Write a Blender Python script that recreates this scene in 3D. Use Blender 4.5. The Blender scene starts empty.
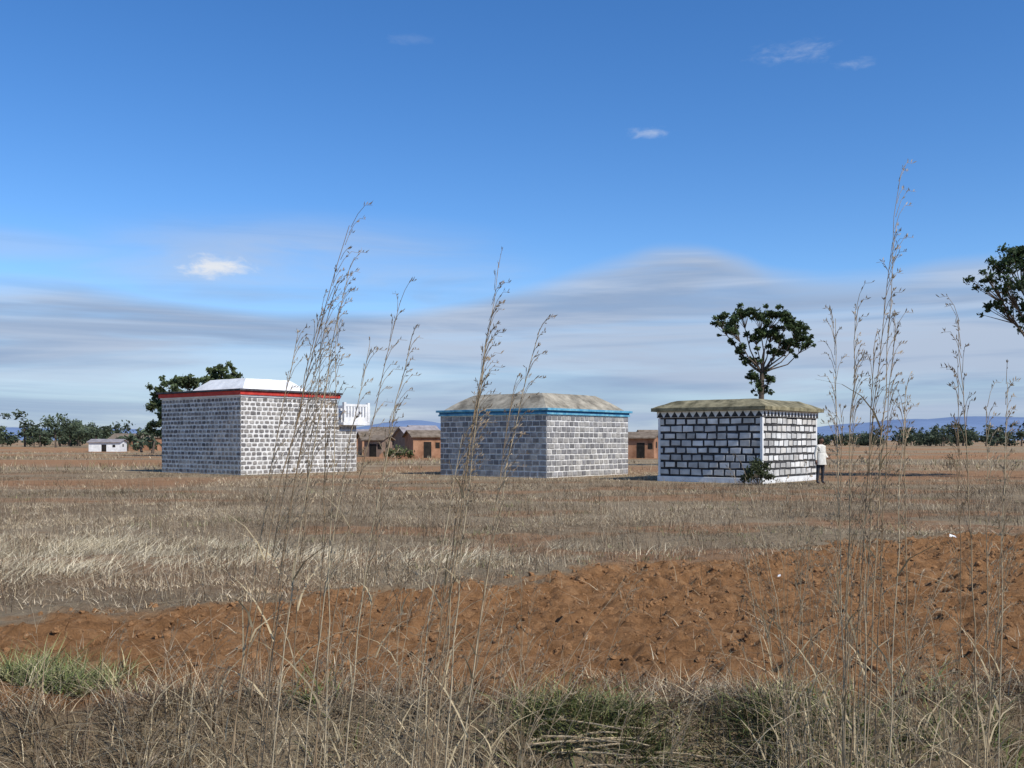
import bpy, math, random
import numpy as np
from mathutils import Vector
random.seed(7); rng=np.random.default_rng(11)
S=bpy.context.scene
S.view_settings.view_transform='Standard'; S.view_settings.look='None'; S.view_settings.exposure=0

# ---------------------------------------------------------------- helpers
def link(o,parent=None):
    S.collection.objects.link(o)
    if parent: o.parent=parent
    return o
def np_mesh(name,V,F,mats=(),col=None,smooth=False,fmat=None):
    V=np.asarray(V,dtype=np.float32); F=np.asarray(F,dtype=np.int32)
    me=bpy.data.meshes.new(name)
    me.vertices.add(len(V)); me.vertices.foreach_set('co',V.ravel())
    k=F.shape[1]; me.loops.add(F.size); me.loops.foreach_set('vertex_index',F.ravel())
    me.polygons.add(len(F)); me.polygons.foreach_set('loop_start',np.arange(0,F.size,k,dtype=np.int32))
    if smooth: me.polygons.foreach_set('use_smooth',np.ones(len(F),dtype=bool))
    for m in mats: me.materials.append(m)
    if fmat is not None: me.polygons.foreach_set('material_index',np.asarray(fmat,dtype=np.int32))
    me.update(calc_edges=True)
    if col is not None:
        c=np.ones((len(V),4),dtype=np.float32); c[:,:3]=col
        at=me.color_attributes.new('col','FLOAT_COLOR','POINT'); at.data.foreach_set('color',c.ravel())
    return me
def py_obj(name,V,F,mat,parent=None,smooth=False,col=None):
    me=bpy.data.meshes.new(name); me.from_pydata([tuple(v) for v in V],[],F)
    if mat: me.materials.append(mat)
    if smooth:
        for p in me.polygons: p.use_smooth=True
    if col is not None:
        at=me.color_attributes.new('col','FLOAT_COLOR','POINT')
        c=np.ones((len(V),4),dtype=np.float32); c[:,:3]=np.asarray(col)
        at.data.foreach_set('color',c.ravel())
    me.update()
    return link(bpy.data.objects.new(name,me),parent)
def empty(name,loc,rz=0):
    e=bpy.data.objects.new(name,None); e.location=loc; e.rotation_euler=(0,0,rz); e.empty_display_size=.3
    return link(e)
def boxes(lst):
    V=[];F=[]
    for (x0,x1,y0,y1,z0,z1) in lst:
        b=len(V)
        V+=[(x0,y0,z0),(x1,y0,z0),(x1,y1,z0),(x0,y1,z0),(x0,y0,z1),(x1,y0,z1),(x1,y1,z1),(x0,y1,z1)]
        F+=[(b,b+3,b+2,b+1),(b+4,b+5,b+6,b+7),(b,b+1,b+5,b+4),(b+1,b+2,b+6,b+5),(b+2,b+3,b+7,b+6),(b+3,b,b+4,b+7)]
    return V,F
def box_obj(name,lst,mat,parent=None,bev=0.0):
    V,F=boxes(lst); o=py_obj(name,V,F,mat,parent)
    if bev:
        m=o.modifiers.new('b','BEVEL'); m.width=bev; m.segments=2
    return o
def tube(pts,rad,sides=5,V=None,F=None):
    V=[] if V is None else V; F=[] if F is None else F
    pts=[Vector(p) for p in pts]; b=len(V)
    for i,p in enumerate(pts):
        d=(pts[min(i+1,len(pts)-1)]-pts[max(i-1,0)]).normalized()
        ref=Vector((0,1,0)) if abs(d.y)<.9 else Vector((1,0,0))
        a=d.cross(ref).normalized(); c=d.cross(a).normalized()
        for k in range(sides):
            t=2*math.pi*k/sides; V.append(tuple(p+(a*math.cos(t)+c*math.sin(t))*rad[i]))
    for i in range(len(pts)-1):
        for k in range(sides):
            F.append((b+i*sides+k,b+i*sides+(k+1)%sides,b+(i+1)*sides+(k+1)%sides,b+(i+1)*sides+k))
    return V,F
def _h(xi,yi,s):
    v=np.sin(xi*127.1+yi*311.7+s*74.7)*43758.5453
    return v-np.floor(v)
def vnoise(x,y,s=0):
    xi=np.floor(x);yi=np.floor(y);fx=x-xi;fy=y-yi
    fx=fx*fx*(3-2*fx);fy=fy*fy*(3-2*fy)
    return (_h(xi,yi,s)*(1-fx)+_h(xi+1,yi,s)*fx)*(1-fy)+(_h(xi,yi+1,s)*(1-fx)+_h(xi+1,yi+1,s)*fx)*fy
def fbm(x,y,s=0,o=4):
    r=0;a=.5;t=0
    for i in range(o):
        r=r+a*vnoise(x*2**i,y*2**i,s+i*3);t+=a;a*=.5
    return r/t
def sstep(a,b,x):
    t=np.clip((x-a)/(b-a),0,1); return t*t*(3-2*t)

# ---------------------------------------------------------------- materials
def new_mat(name):
    m=bpy.data.materials.new(name); m.use_nodes=True; nt=m.node_tree
    return m,nt,nt.nodes,nt.links,nt.nodes['Principled BSDF']
def mat2(name,c1,c2,scale=3,rough=.85,bump=.3,bdist=.01,detail=6,stretch=(1,1,1),spec=.2,contrast=(.35,.65)):
    m,nt,N,L,P=new_mat(name)
    tc=N.new('ShaderNodeTexCoord'); mp=N.new('ShaderNodeMapping'); mp.inputs['Scale'].default_value=stretch
    L.new(tc.outputs['Object'],mp.inputs[0])
    n=N.new('ShaderNodeTexNoise'); n.inputs['Scale'].default_value=scale; n.inputs['Detail'].default_value=detail; n.inputs['Roughness'].default_value=.65
    L.new(mp.outputs[0],n.inputs['Vector'])
    r=N.new('ShaderNodeValToRGB'); r.color_ramp.elements[0].position=contrast[0]; r.color_ramp.elements[1].position=contrast[1]
    r.color_ramp.elements[0].color=(*c1,1); r.color_ramp.elements[1].color=(*c2,1)
    L.new(n.outputs['Fac'],r.inputs[0]); L.new(r.outputs[0],P.inputs['Base Color'])
    P.inputs['Roughness'].default_value=rough; P.inputs['Specular IOR Level'].default_value=spec
    n2=N.new('ShaderNodeTexNoise'); n2.inputs['Scale'].default_value=scale*6; n2.inputs['Detail'].default_value=5
    L.new(mp.outputs[0],n2.inputs['Vector'])
    b=N.new('ShaderNodeBump'); b.inputs['Strength'].default_value=bump; b.inputs['Distance'].default_value=bdist
    L.new(n2.outputs['Fac'],b.inputs['Height']); L.new(b.outputs[0],P.inputs['Normal'])
    return m
def mat_attr(name,var=.35,scale=8,rough=.9,transl=0,bump=.3):
    """colour comes from the per-element colour attribute, modulated by grime noise"""
    m,nt,N,L,P=new_mat(name)
    a=N.new('ShaderNodeAttribute'); a.attribute_name='col'
    col=a.outputs['Color']
    if var:
        tc=N.new('ShaderNodeTexCoord')
        n=N.new('ShaderNodeTexNoise'); n.inputs['Scale'].default_value=scale; n.inputs['Detail'].default_value=5; L.new(tc.outputs['Object'],n.inputs['Vector'])
        mr=N.new('ShaderNodeMapRange'); mr.inputs['From Min'].default_value=.3; mr.inputs['From Max'].default_value=.7
        mr.inputs['To Min'].default_value=1-var; mr.inputs['To Max'].default_value=1+var*.5; L.new(n.outputs['Fac'],mr.inputs['Value'])
        vm=N.new('ShaderNodeVectorMath'); vm.operation='SCALE'; L.new(a.outputs['Color'],vm.inputs[0]); L.new(mr.outputs[0],vm.inputs['Scale']); col=vm.outputs[0]
    L.new(col,P.inputs['Base Color']); P.inputs['Roughness'].default_value=rough; P.inputs['Specular IOR Level'].default_value=.15
    if bump:
        b=N.new('ShaderNodeBump'); b.inputs['Strength'].default_value=bump; b.inputs['Distance'].default_value=.01
        n3=N.new('ShaderNodeTexNoise'); n3.inputs['Scale'].default_value=scale*4; L.new(tc.outputs['Object'],n3.inputs['Vector'])
        L.new(n3.outputs['Fac'],b.inputs['Height']); L.new(b.outputs[0],P.inputs['Normal'])
    if transl:
        t=N.new('ShaderNodeBsdfTranslucent'); L.new(col,t.inputs['Color'])
        mx=N.new('ShaderNodeMixShader'); mx.inputs[0].default_value=transl
        L.new(P.outputs[0],mx.inputs[1]); L.new(t.outputs[0],mx.inputs[2]); L.new(mx.outputs[0],N['Material Output'].inputs['Surface'])
    return m
M_grass=mat_attr('dry_grass',var=0,rough=.8,bump=0)
M_leaf=mat_attr('foliage',var=0,rough=.6,transl=.25,bump=0)
M_bark=mat2('bark',(.06,.045,.035),(.16,.125,.095),6,stretch=(1,1,.3))
M_block=mat_attr('stone_blocks',var=.4,scale=6)
M_blockw=mat_attr('whitewashed_blocks',var=.35,scale=2.5)
M_mortar=mat2('pale_mortar',(.5,.485,.455),(.76,.745,.71),4)
M_black=mat2('black_painted_joint',(.02,.02,.022),(.07,.068,.068),5)
M_white=mat2('white_paint',(.58,.58,.57),(.8,.8,.78),2,rough=.6,bump=.15)
M_red=mat2('red_paint',(.38,.03,.025),(.55,.06,.04),3,rough=.6)
M_darkslab=mat2('dark_slab',(.03,.03,.035),(.09,.085,.09),3)
M_blue=mat2('blue_paint',(.02,.1,.25),(.05,.22,.4),3,rough=.6)
M_turq=mat2('turquoise_paint',(.05,.22,.36),(.2,.45,.55),4,rough=.6)
M_conc=mat2('weathered_concrete',(.12,.105,.08),(.4,.36,.28),1.6,bump=.5,detail=9)
M_moss=mat2('mossy_concrete',(.08,.072,.04),(.32,.28,.17),2.2,bump=.5,detail=9)
M_mud=mat2('mud_brick',(.22,.11,.06),(.4,.22,.13),1.2,bump=.5)
M_mud2=mat2('grey_mud_brick',(.16,.11,.08),(.28,.2,.15),1.2,bump=.5)
M_thatch=mat2('thatch',(.12,.09,.06),(.25,.2,.15),2)
M_tin=mat2('rusty_tin',(.2,.18,.18),(.34,.31,.31),1.5)
M_dark=mat2('dark_opening',(.01,.009,.008),(.03,.025,.02),3)
M_hill=mat2('haze_tinted_hill',(.13,.19,.31),(.17,.24,.37),.004,rough=1,bump=0,spec=0)  # bluish base colour stands in for aerial haze, painted onto the hills

# ---------------------------------------------------------------- terrain
def bank_edge(x): return 6.15+.45*(fbm(x*.9,x*0+3,5)-.5)*2
def soil_mask(x,y):
    w=(fbm(x*.8,y*.8,21)-.5)*2.4+(fbm(x*4,y*3,22,3)-.5)*1.8
    up=11.5+.63*x+w
    a=sstep(-.6,.6,up-y)
    lo=sstep(-.15,.15,y-bank_edge(x)-.05)
    far=sstep(16.5,14,x)
    return a*lo*far
def bare_mask(X,Y):
    """bare reddish earth: track on the left, yard on the right, scattered patches, fallow plots"""
    w=(fbm(X*.5,Y*.5,95)-.5)*2.5
    f=sstep(1.5,.5,np.abs(Y-39-.1*X+w)/2.6)*sstep(-9,-13,X)
    f=np.maximum(f,sstep(1,.6,np.abs(Y-46+w)/8)*sstep(12.5,15,X)*.9)
    f=np.maximum(f,sstep(1,.4,np.abs(Y-55+w)/9)*sstep(-9,-6,X)*sstep(16,12,X)*.8)
    f=np.maximum(f,sstep(.54,.66,fbm(X*.3,Y*.45,93))*sstep(9,14,Y)*sstep(60,40,Y)*.8)
    f=np.maximum(f,sstep(.5,.6,fbm(X*.03,Y*.09,91))*sstep(50,70,Y))
    return f
def gh(x,y):
    x=np.asarray(x,float);y=np.asarray(y,float)
    z=(fbm(x*.12,y*.12,2)-.5)*.10*sstep(7,12,y)*sstep(34,25,y)
    z=z+(fbm(x*.02,y*.02,9)-.5)*1.2*sstep(60,250,y)
    s=soil_mask(x,y)
    n1=1-np.abs(fbm(x*1.5,y*1.5,31,3)*2-1)
    n2=fbm(x*6,y*6,41,3); n3=vnoise(x*13,y*13,51)
    z=z+s*((n1-.78)*.10+(n2-.5)*.19+(n3-.5)*.07)
    z=z+(1-s)*sstep(30,14,y)*((fbm(x*3,y*3,61,3)-.5)*.08)
    e=bank_edge(x); t=np.clip((e-y)/.5,0,1)
    z=z-.58*t*t*(3-2*t)+(fbm(x*2.4,y*3.5,71)-.5)*.42*sstep(0,.4,t)*sstep(2.5,1.5,e-y)
    return z
def geo(start,step,growth,end):
    o=[];v=start
    while v<end: v+=step; step*=growth; o.append(v)
    return o
gx=np.array([-q for q in geo(8,.06,1.16,6000)][::-1]+list(np.arange(-8,12.01,.04))+geo(12,.06,1.16,6000))
gy=np.array([-60,-25,-10,-4,0,1.5,2.5]+list(np.arange(3,17,.035))+geo(17,.05,1.05,9000))
X,Y=np.meshgrid(gx,gy); nx,ny=len(gx),len(gy)
Z=gh(X,Y)
idx=np.arange(nx*ny).reshape(ny,nx)
F=np.stack([idx[:-1,:-1],idx[:-1,1:],idx[1:,1:],idx[1:,:-1]],-1).reshape(-1,4)
sm=soil_mask(X,Y)
def pale_mask(X,Y):
    p=1.0*np.exp(-(((X+7.2)/2.3)**2+((Y-14)/2.0)**2))+.6*np.exp(-(((X+3.0)/2.4)**2+((Y-13.6)/.8)**2))
    return np.clip(p*(.3+1.3*sstep(.35,.65,fbm(X*.9,Y*.9,81))),0,1)
pale=pale_mask(X,Y)*(1-sm)
fd=bare_mask(X,Y)
me=np_mesh('ground',np.stack([X.ravel(),Y.ravel(),Z.ravel()],1),F,smooth=True,col=np.stack([sm.ravel(),pale.ravel(),fd.ravel()],1))
gm,nt,N,L,P=new_mat('field_ground'); me.materials.append(gm)
ground=link(bpy.data.objects.new('ground',me))
def noise(scale,detail=6,rough=.6,stretch=None):
    n=N.new('ShaderNodeTexNoise'); n.inputs['Scale'].default_value=scale; n.inputs['Detail'].default_value=detail; n.inputs['Roughness'].default_value=rough
    tc=N.new('ShaderNodeTexCoord'); mp=N.new('ShaderNodeMapping')
    if stretch: mp.inputs['Scale'].default_value=stretch
    L.new(tc.outputs['Object'],mp.inputs[0]); L.new(mp.outputs[0],n.inputs['Vector']); return n.outputs['Fac']
def ramp(src,stops):
    r=N.new('ShaderNodeValToRGB'); e=r.color_ramp.elements
    while len(e)<len(stops): e.new(.5)
    for i,(p,c) in enumerate(stops): e[i].position=p; e[i].color=(*c,1)
    L.new(src,r.inputs[0]); return r.outputs[0]
def mixc(f,a,b):
    m=N.new('ShaderNodeMix'); m.data_type='RGBA'; L.new(f,m.inputs[0]); L.new(a,m.inputs[6]); L.new(b,m.inputs[7]); return m.outputs[2]
at=N.new('ShaderNodeAttribute'); at.attribute_name='col'; sp=N.new('ShaderNodeSeparateColor'); L.new(at.outputs['Color'],sp.inputs[0])
c_th=ramp(noise(9,8,.75),[(.3,(.09,.06,.038)),(.5,(.25,.185,.115)),(.7,(.43,.35,.23))])
c_big=ramp(noise(.12,5,.6,(1,2.5,1)),[(.35,(.18,.12,.07)),(.5,(.33,.255,.16)),(.65,(.43,.35,.23))])
mm=N.new('ShaderNodeMix'); mm.data_type='RGBA'; mm.inputs[0].default_value=.45; L.new(c_th,mm.inputs[6]); L.new(c_big,mm.inputs[7]); th=mm.outputs[2]
c_pale=ramp(noise(14,6,.7,(.4,1,1)),[(.3,(.34,.27,.17)),(.7,(.6,.51,.35))])
c_soil=ramp(noise(6,9,.78),[(.3,(.15,.075,.032)),(.5,(.3,.155,.068)),(.72,(.46,.265,.13))])
c_fd=ramp(noise(2,7,.75,(.5,1,1)),[(.3,(.22,.115,.055)),(.7,(.41,.24,.13))])
c=mixc(sp.outputs[1],th,c_pale); c=mixc(sp.outputs[2],c,c_fd); c=mixc(sp.outputs[0],c,c_soil)
L.new(c,P.inputs['Base Color']); P.inputs['Roughness'].default_value=1; P.inputs['Specular IOR Level'].default_value=.05
b=N.new('ShaderNodeBump'); b.inputs['Strength'].default_value=1.0; b.inputs['Distance'].default_value=.07
L.new(noise(16,8,.78),b.inputs['Height']); L.new(b.outputs[0],P.inputs['Normal'])

# ---------------------------------------------------------------- grass
STRAW=np.array([[.5,.41,.26],[.43,.34,.21],[.58,.49,.33],[.32,.24,.14],[.38,.31,.21]])
DULL=np.array([[.33,.26,.165],[.25,.185,.115],[.44,.36,.25],[.17,.12,.075],[.36,.3,.21]])
PALE=np.array([[.64,.55,.37],[.54,.45,.29],[.7,.61,.43]])
GREEN=np.array([[.15,.18,.06],[.24,.25,.1],[.1,.125,.045],[.27,.26,.12],[.36,.31,.17]])
DARK=np.array([[.13,.085,.05],[.18,.125,.08],[.09,.06,.04],[.25,.18,.115]])
WEED=np.array([[.2,.2,.09],[.27,.25,.13],[.16,.15,.07]])
def blades(pos,h,w,ang,lean,droop,col,levels=4):
    n=len(pos); t=np.linspace(0,1,levels)[None,:]
    d=np.stack([np.cos(ang),np.sin(ang)],1)
    wa=ang+np.pi/2+rng.uniform(-.9,.9,n); wd=np.stack([np.cos(wa),np.sin(wa)],1)
    horiz=h[:,None]*(lean[:,None]*t+droop[:,None]*t**2.2)
    z=h[:,None]*(t-.45*droop[:,None]*t**2.6)
    cx=pos[:,0:1]+d[:,0:1]*horiz; cy=pos[:,1:2]+d[:,1:2]*horiz; cz=pos[:,2:3]+z
    ww=w[:,None]*.5*(1-t*.9)
    Lf=np.stack([cx-wd[:,0:1]*ww,cy-wd[:,1:2]*ww,cz],-1); R=np.stack([cx+wd[:,0:1]*ww,cy+wd[:,1:2]*ww,cz],-1)
    V=np.stack([Lf,R],2).reshape(-1,3)
    b=(np.arange(n)*levels*2)[:,None]+np.arange(levels-1)[None,:]*2
    b=b.reshape(-1); F=np.stack([b,b+1,b+3,b+2],1)
    C=np.repeat(col,levels*2,axis=0)
    return V,F,C
def grass(name,x,y,nper,rad,h0,h1,w,lean,droop,pal,levels=3,scl=None,pref=None,tone=None):
    """tufts at x,y; nper blades in each; every blade is its own curved strip"""
    n=len(x); scl=np.ones(n) if scl is None else scl
    k=np.repeat(np.arange(n),nper); m=len(k)
    bx=x[k]+rng.normal(0,1,m)*rad*scl[k]; by=y[k]+rng.normal(0,1,m)*rad*scl[k]
    z=gh(bx,by)-.015
    pk=rng.integers(0,len(pal),n)[k]; alt=rng.random(m)<.5; pk=np.where(alt,rng.integers(0,len(pal),m),pk)
    tint=(rng.uniform(.75,1.2,n)[k]*rng.uniform(.75,1.2,m))[:,None]
    if tone is not None: tint=tint*tone[k][:,None]
    ang=rng.random(m)*6.283 if pref is None else rng.normal(pref,1.0,m)
    V,F,C=blades(np.stack([bx,by,z],1),rng.uniform(h0,h1,m)*scl[k],w*rng.uniform(.6,1.4,m),ang,rng.uniform(0,lean,m),rng.uniform(0,droop,m),pal[pk]*tint,levels)
    return link(bpy.data.objects.new(name,np_mesh(name,V,F,[M_grass],C)))
def rand_pts(n,y0,y1,spread,pw=1.0):
    y=y0+(y1-y0)*rng.random(n)**pw
    x=rng.uniform(-1,1,n)*(y*spread+1.5)
    return x,y
A=math.radians(39); ca,sa=math.cos(A),math.sin(A)
def centre(C,Lu,Lv): return (C[0]-ca*Lu/2+sa*Lv/2, C[1]+sa*Lu/2+ca*Lv/2)
T1=((-12.38,45.7),6.5,5.75); T2=((1.47,42.0),6.1,6.3); T3=((9.1,36.4),4.3,5.0)
def outside(x,y):
    ok=np.ones(len(x),bool)
    for C,Lu,Lv in (T1,T2,T3):
        cx,cy=centre(C,Lu,Lv); lx=(x-cx)*ca-(y-cy)*sa; ly=(x-cx)*sa+(y-cy)*ca
        ok&=~((np.abs(lx)<Lu/2+.3)&(np.abs(ly)<Lv/2+.3))
    return ok
def sel(keep,*a): return [q[keep] for q in a]
def tonef(x,y): return .58+.8*sstep(.3,.7,fbm(x*.22,y*.3,161))
x,y=rand_pts(11500,8,26,.54)
x,y=sel((soil_mask(x,y)<.25)&(rng.random(len(x))<(sstep(.36,.62,fbm(x*.9,y*.9,101))+.08)*(1-.8*bare_mask(x,y))),x,y)
grass('dry_grass_field',x,y,20,.13,.03,.13,.008,1.5,1.1,np.concatenate([STRAW,DULL,DULL]),3,rng.uniform(.6,1.3,len(x)),tone=tonef(x,y))
x,y=rand_pts(8500,26,52,.54)
x,y=sel(outside(x,y)&(rng.random(len(x))<(sstep(.34,.62,fbm(x*.4,y*.4,103))+.06)*(1-.92*bare_mask(x,y))),x,y)
grass('dry_grass_plain',x,y,13,.2,.05,.18,.013,1.1,.9,np.concatenate([STRAW,DULL,DARK]),3,rng.uniform(.6,1.3,len(x)),tone=tonef(x,y))
x,y=rand_pts(3000,52,130,.54)
x,y=sel((fbm(x*.08,y*.1,111)>.45)&(rng.random(len(x))<1-.85*bare_mask(x,y)),x,y)
grass('far_dry_grass',x,y,9,.5,.15,.4,.035,.6,.7,np.concatenate([STRAW,DULL,DARK,WEED]),2,rng.uniform(.7,1.5,len(x)))
x,y=rand_pts(3600,7.5,36,.54)
x,y=sel((rng.random(len(x))<np.where(soil_mask(x,y)<.3,.9,.05))&(fbm(x*.4,y*.4,121)>.42),x,y)
grass('dry_weed_stems',x,y,8,.1,.12,.5,.007,.45,.4,np.concatenate([DARK,DARK,DULL]),3,rng.uniform(.5,1.2,len(x)))
x,y=rand_pts(500,12,36,.54); x,y=sel((soil_mask(x,y)<.2)&(fbm(x*.3,y*.3,171)>.52)&outside(x,y),x,y)
grass('green_field_weeds',x,y,16,.12,.04,.16,.014,1.2,1.0,WEED,3,rng.uniform(.6,1.3,len(x)))
x,y=rand_pts(4000,9,24,.54); x,y=sel((rng.random(len(x))<pale_mask(x,y)*1.1)&(soil_mask(x,y)<.3),x,y)
grass('flattened_straw',x,y,50,.2,.06,.22,.008,2.2,1.2,PALE,4,rng.uniform(.7,1.3,len(x)),pref=.3)
# foreground bank
x=rng.uniform(-4.2,4.4,1500); y=rng.uniform(3.7,6.3,1500)
x,y=sel((rng.random(1500)<np.where(x<.3,.7,.36))&(y<bank_edge(x)+.1)&(fbm(x*1.6,y*1.6,151)>.45),x,y)
grass('bank_grass',x,y,30,.07,.15,.55,.0055,.8,.9,np.concatenate([STRAW,DULL,DARK,DARK]),4,rng.uniform(.5,1.15,len(x))*np.where(x<.3,1.0,.68))
x=rng.uniform(-4.4,4.8,2400); y=rng.uniform(5.0,6.6,2400)
x,y=sel((fbm(x*1.5,y*1.5,131)>.47)&(rng.random(2400)<np.where(y>bank_edge(x)+.1,.22,1)),x,y)
grass('bank_thatch',x,y,32,.1,.05,.2,.006,1.6,1.1,np.concatenate([STRAW,DULL,DARK,DARK]),4,rng.uniform(.6,1.2,len(x)))
cl=[(-3.15,6.6,.22,55),(-2.7,6.4,.18,14),(.2,5.8,.15,20),(.55,5.85,.15,30),(.95,5.8,.12,16),(1.5,5.8,.18,32),(1.95,5.75,.18,30),(2.8,5.85,.25,20),(-1.2,5.8,.4,10),(.7,5.5,.2,14),(2.3,5.4,.3,14)]
px=np.concatenate([rng.normal(a,s,n) for a,b_,s,n in cl]); py=np.concatenate([rng.normal(b_,s*.5,n) for a,b_,s,n in cl])
grass('green_weeds',px,py,30,.06,.06,.26,.011,1.2,1.1,GREEN,4,rng.uniform(.6,1.2,len(px)))

# soil clods
def clodmesh(name,seed,mat):
    import bmesh
    bm=bmesh.new(); bmesh.ops.create_icosphere(bm,subdivisions=2,radius=1)
    r=random.Random(seed); ph=[r.uniform(0,6) for _ in range(6)]
    for v in bm.verts:
        p=v.co; f=1+.22*math.sin(p.x*3+ph[0])*math.cos(p.y*2.6+ph[1])+.18*math.sin(p.z*4+ph[2]+p.x*2)+r.uniform(-.1,.1)
        v.co=Vector((p.x*f*1.15,p.y*f,p.z*f*.75))
    me=bpy.data.meshes.new(name); bm.to_mesh(me); bm.free(); me.materials.append(mat); return bpy.data.objects.new(name,me)
M_clod=mat2('red_clods',(.18,.092,.04),(.4,.22,.105),3,rough=1,bump=.8,spec=.02)
clod_c=bpy.data.collections.new('clod_shapes')
for i in range(6): clod_c.objects.link(clodmesh('clod_shape_%d'%i,i,M_clod))
def scatter(name,pts,scl,collection,tilt=0):
    n=len(pts); me=bpy.data.meshes.new(name); me.vertices.add(n)
    me.vertices.foreach_set('co',np.asarray(pts,dtype=np.float32).ravel()); me.update()
    a=me.attributes.new('rot','FLOAT_VECTOR','POINT')
    rv=np.stack([rng.uniform(-tilt,tilt,n),rng.uniform(-tilt,tilt,n),rng.uniform(0,6.283,n)],1).astype(np.float32)
    a.data.foreach_set('vector',rv.ravel())
    a=me.attributes.new('scl','FLOAT','POINT'); a.data.foreach_set('value',np.asarray(scl,dtype=np.float32))
    o=link(bpy.data.objects.new(name,me))
    g=bpy.data.node_groups.new(name+'_gn','GeometryNodeTree')
    g.interface.new_socket('Geometry',in_out='INPUT',socket_type='NodeSocketGeometry'); g.interface.new_socket('Geometry',in_out='OUTPUT',socket_type='NodeSocketGeometry')
    gi=g.nodes.new('NodeGroupInput'); go=g.nodes.new('NodeGroupOutput'); ip=g.nodes.new('GeometryNodeInstanceOnPoints')
    ci=g.nodes.new('GeometryNodeCollectionInfo'); ci.inputs['Collection'].default_value=collection; ci.inputs['Separate Children'].default_value=True; ci.inputs['Reset Children'].default_value=True
    ar=g.nodes.new('GeometryNodeInputNamedAttribute'); ar.data_type='FLOAT_VECTOR'; ar.inputs['Name'].default_value='rot'
    as_=g.nodes.new('GeometryNodeInputNamedAttribute'); as_.data_type='FLOAT'; as_.inputs['Name'].default_value='scl'
    k=g.links
    k.new(gi.outputs[0],ip.inputs['Points']); k.new(ci.outputs[0],ip.inputs['Instance']); ip.inputs['Pick Instance'].default_value=True
    k.new(ar.outputs['Attribute'],ip.inputs['Rotation']); k.new(as_.outputs['Attribute'],ip.inputs['Scale']); k.new(ip.outputs[0],go.inputs[0])
    md=o.modifiers.new('scatter','NODES'); md.node_group=g
    return o
x=rng.uniform(-6,13,34000); y=rng.uniform(6,19,34000); x,y=sel((soil_mask(x,y)>.3)&(rng.random(34000)<fbm(x*1.2,y*1.2,141)*1.4),x,y)
scatter('soil_clods',np.stack([x,y,gh(x,y)-.002],1),np.clip(rng.lognormal(-4.35,.5,len(x)),.006,.042),clod_c,1.0)
x=rng.uniform(-6,13,2400); y=rng.uniform(6.2,17,2400); x,y=sel((soil_mask(x,y)>.3),x,y)
grass('stubble_on_soil',x,y,3,.05,.04,.16,.006,1.8,.8,np.concatenate([STRAW,DULL,DARK]),3)

# ---------------------------------------------------------------- tall foreground grasses
M_stalk=mat_attr('dry_stalks',var=.3,scale=20,rough=.75,transl=.15,bump=0)
def stalk(Vs,Fs,Cs,base,tip,rad,pan=.5,dens=1.0,leaves=3):
    base=Vector(base);tip=Vector(tip)
    ctrl=Vector((base.x+(tip.x-base.x)*random.uniform(.28,.42),base.y+(tip.y-base.y)*.3,base.z+(tip.z-base.z)*.62))
    n=16
    def bz(t): return base*(1-t)**2+ctrl*2*t*(1-t)+tip*t*t
    wob=[Vector((random.gauss(0,.004),random.gauss(0,.004),0)) for _ in range(n+1)]
    pts=[bz(i/n)+wob[i] for i in range(n+1)]
    V=[];F=[]; tube(pts,[rad*(1-.7*i/n) for i in range(n+1)],4,V,F)
    colr=random.choice([(.42,.32,.2),(.32,.23,.14),(.54,.44,.29)])
    side=1 if tip.x>=base.x else -1
    def add(V,F,c):
        o=sum(len(q) for q in Vs); Vs.append(np.array(V)); Fs.append(np.array(F)+o); Cs.append(np.tile(np.array(c),(len(V),1)))
    add(V,F,colr)
    nb=max(3,int(25*dens*pan/.5)); V=[];F=[]
    for j in range(nb):
        t=1-pan*((j+random.random())/nb)**1.1
        p=bz(t); d=(bz(min(1,t+.03))-bz(t-.03)).normalized()
        ln=random.uniform(.05,.16)*(1.25-(t-.5)*1.0)
        o=Vector((side*random.uniform(-.2,1),random.uniform(-.6,.6),0)).normalized()
        q=[p,p+d*ln*.5+o*ln*.12,p+d*ln*.88+o*ln*.3-Vector((0,0,ln*.06)),p+d*ln*1.04+o*ln*.54-Vector((0,0,ln*.24))]
        tube(q,[.0013,.001,.0009,.0007],3,V,F)
        for s in range(random.randint(4,7)):
            a=random.uniform(.35,.999); i0=min(2,int(a*3)); r=q[i0].lerp(q[i0+1],a*3-i0)
            dd=(d*random.uniform(.5,1)+o*random.uniform(.1,.6)+Vector((random.gauss(0,.25),random.gauss(0,.25),random.gauss(-.1,.25)))).normalized()*random.uniform(.01,.023)
            sd=dd.cross(Vector((random.random(),random.random(),random.random()))).normalized()*.0021
            b=len(V); V+= [tuple(r),tuple(r+dd*.5+sd),tuple(r+dd),tuple(r+dd*.5-sd)]; F.append((b,b+1,b+2,b+3))
    if V: add(V,F,random.choice([(.36,.27,.17),(.46,.36,.24),(.3,.22,.14)]))
    for j in range(leaves):
        t=random.uniform(.1,.66); p=bz(t); ang=random.uniform(0,6.28); h=random.uniform(.15,.45)
        Vb,Fb,Cb=blades(np.array([list(p)]),np.array([h]),np.array([.009]),np.array([ang]),np.array([random.uniform(.2,.8)]),np.array([random.uniform(.5,1.8)]),np.array([[.45,.36,.22]]),levels=6)
        add(Vb,Fb,np.array([.48,.39,.24])*random.uniform(.55,1.1))
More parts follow.
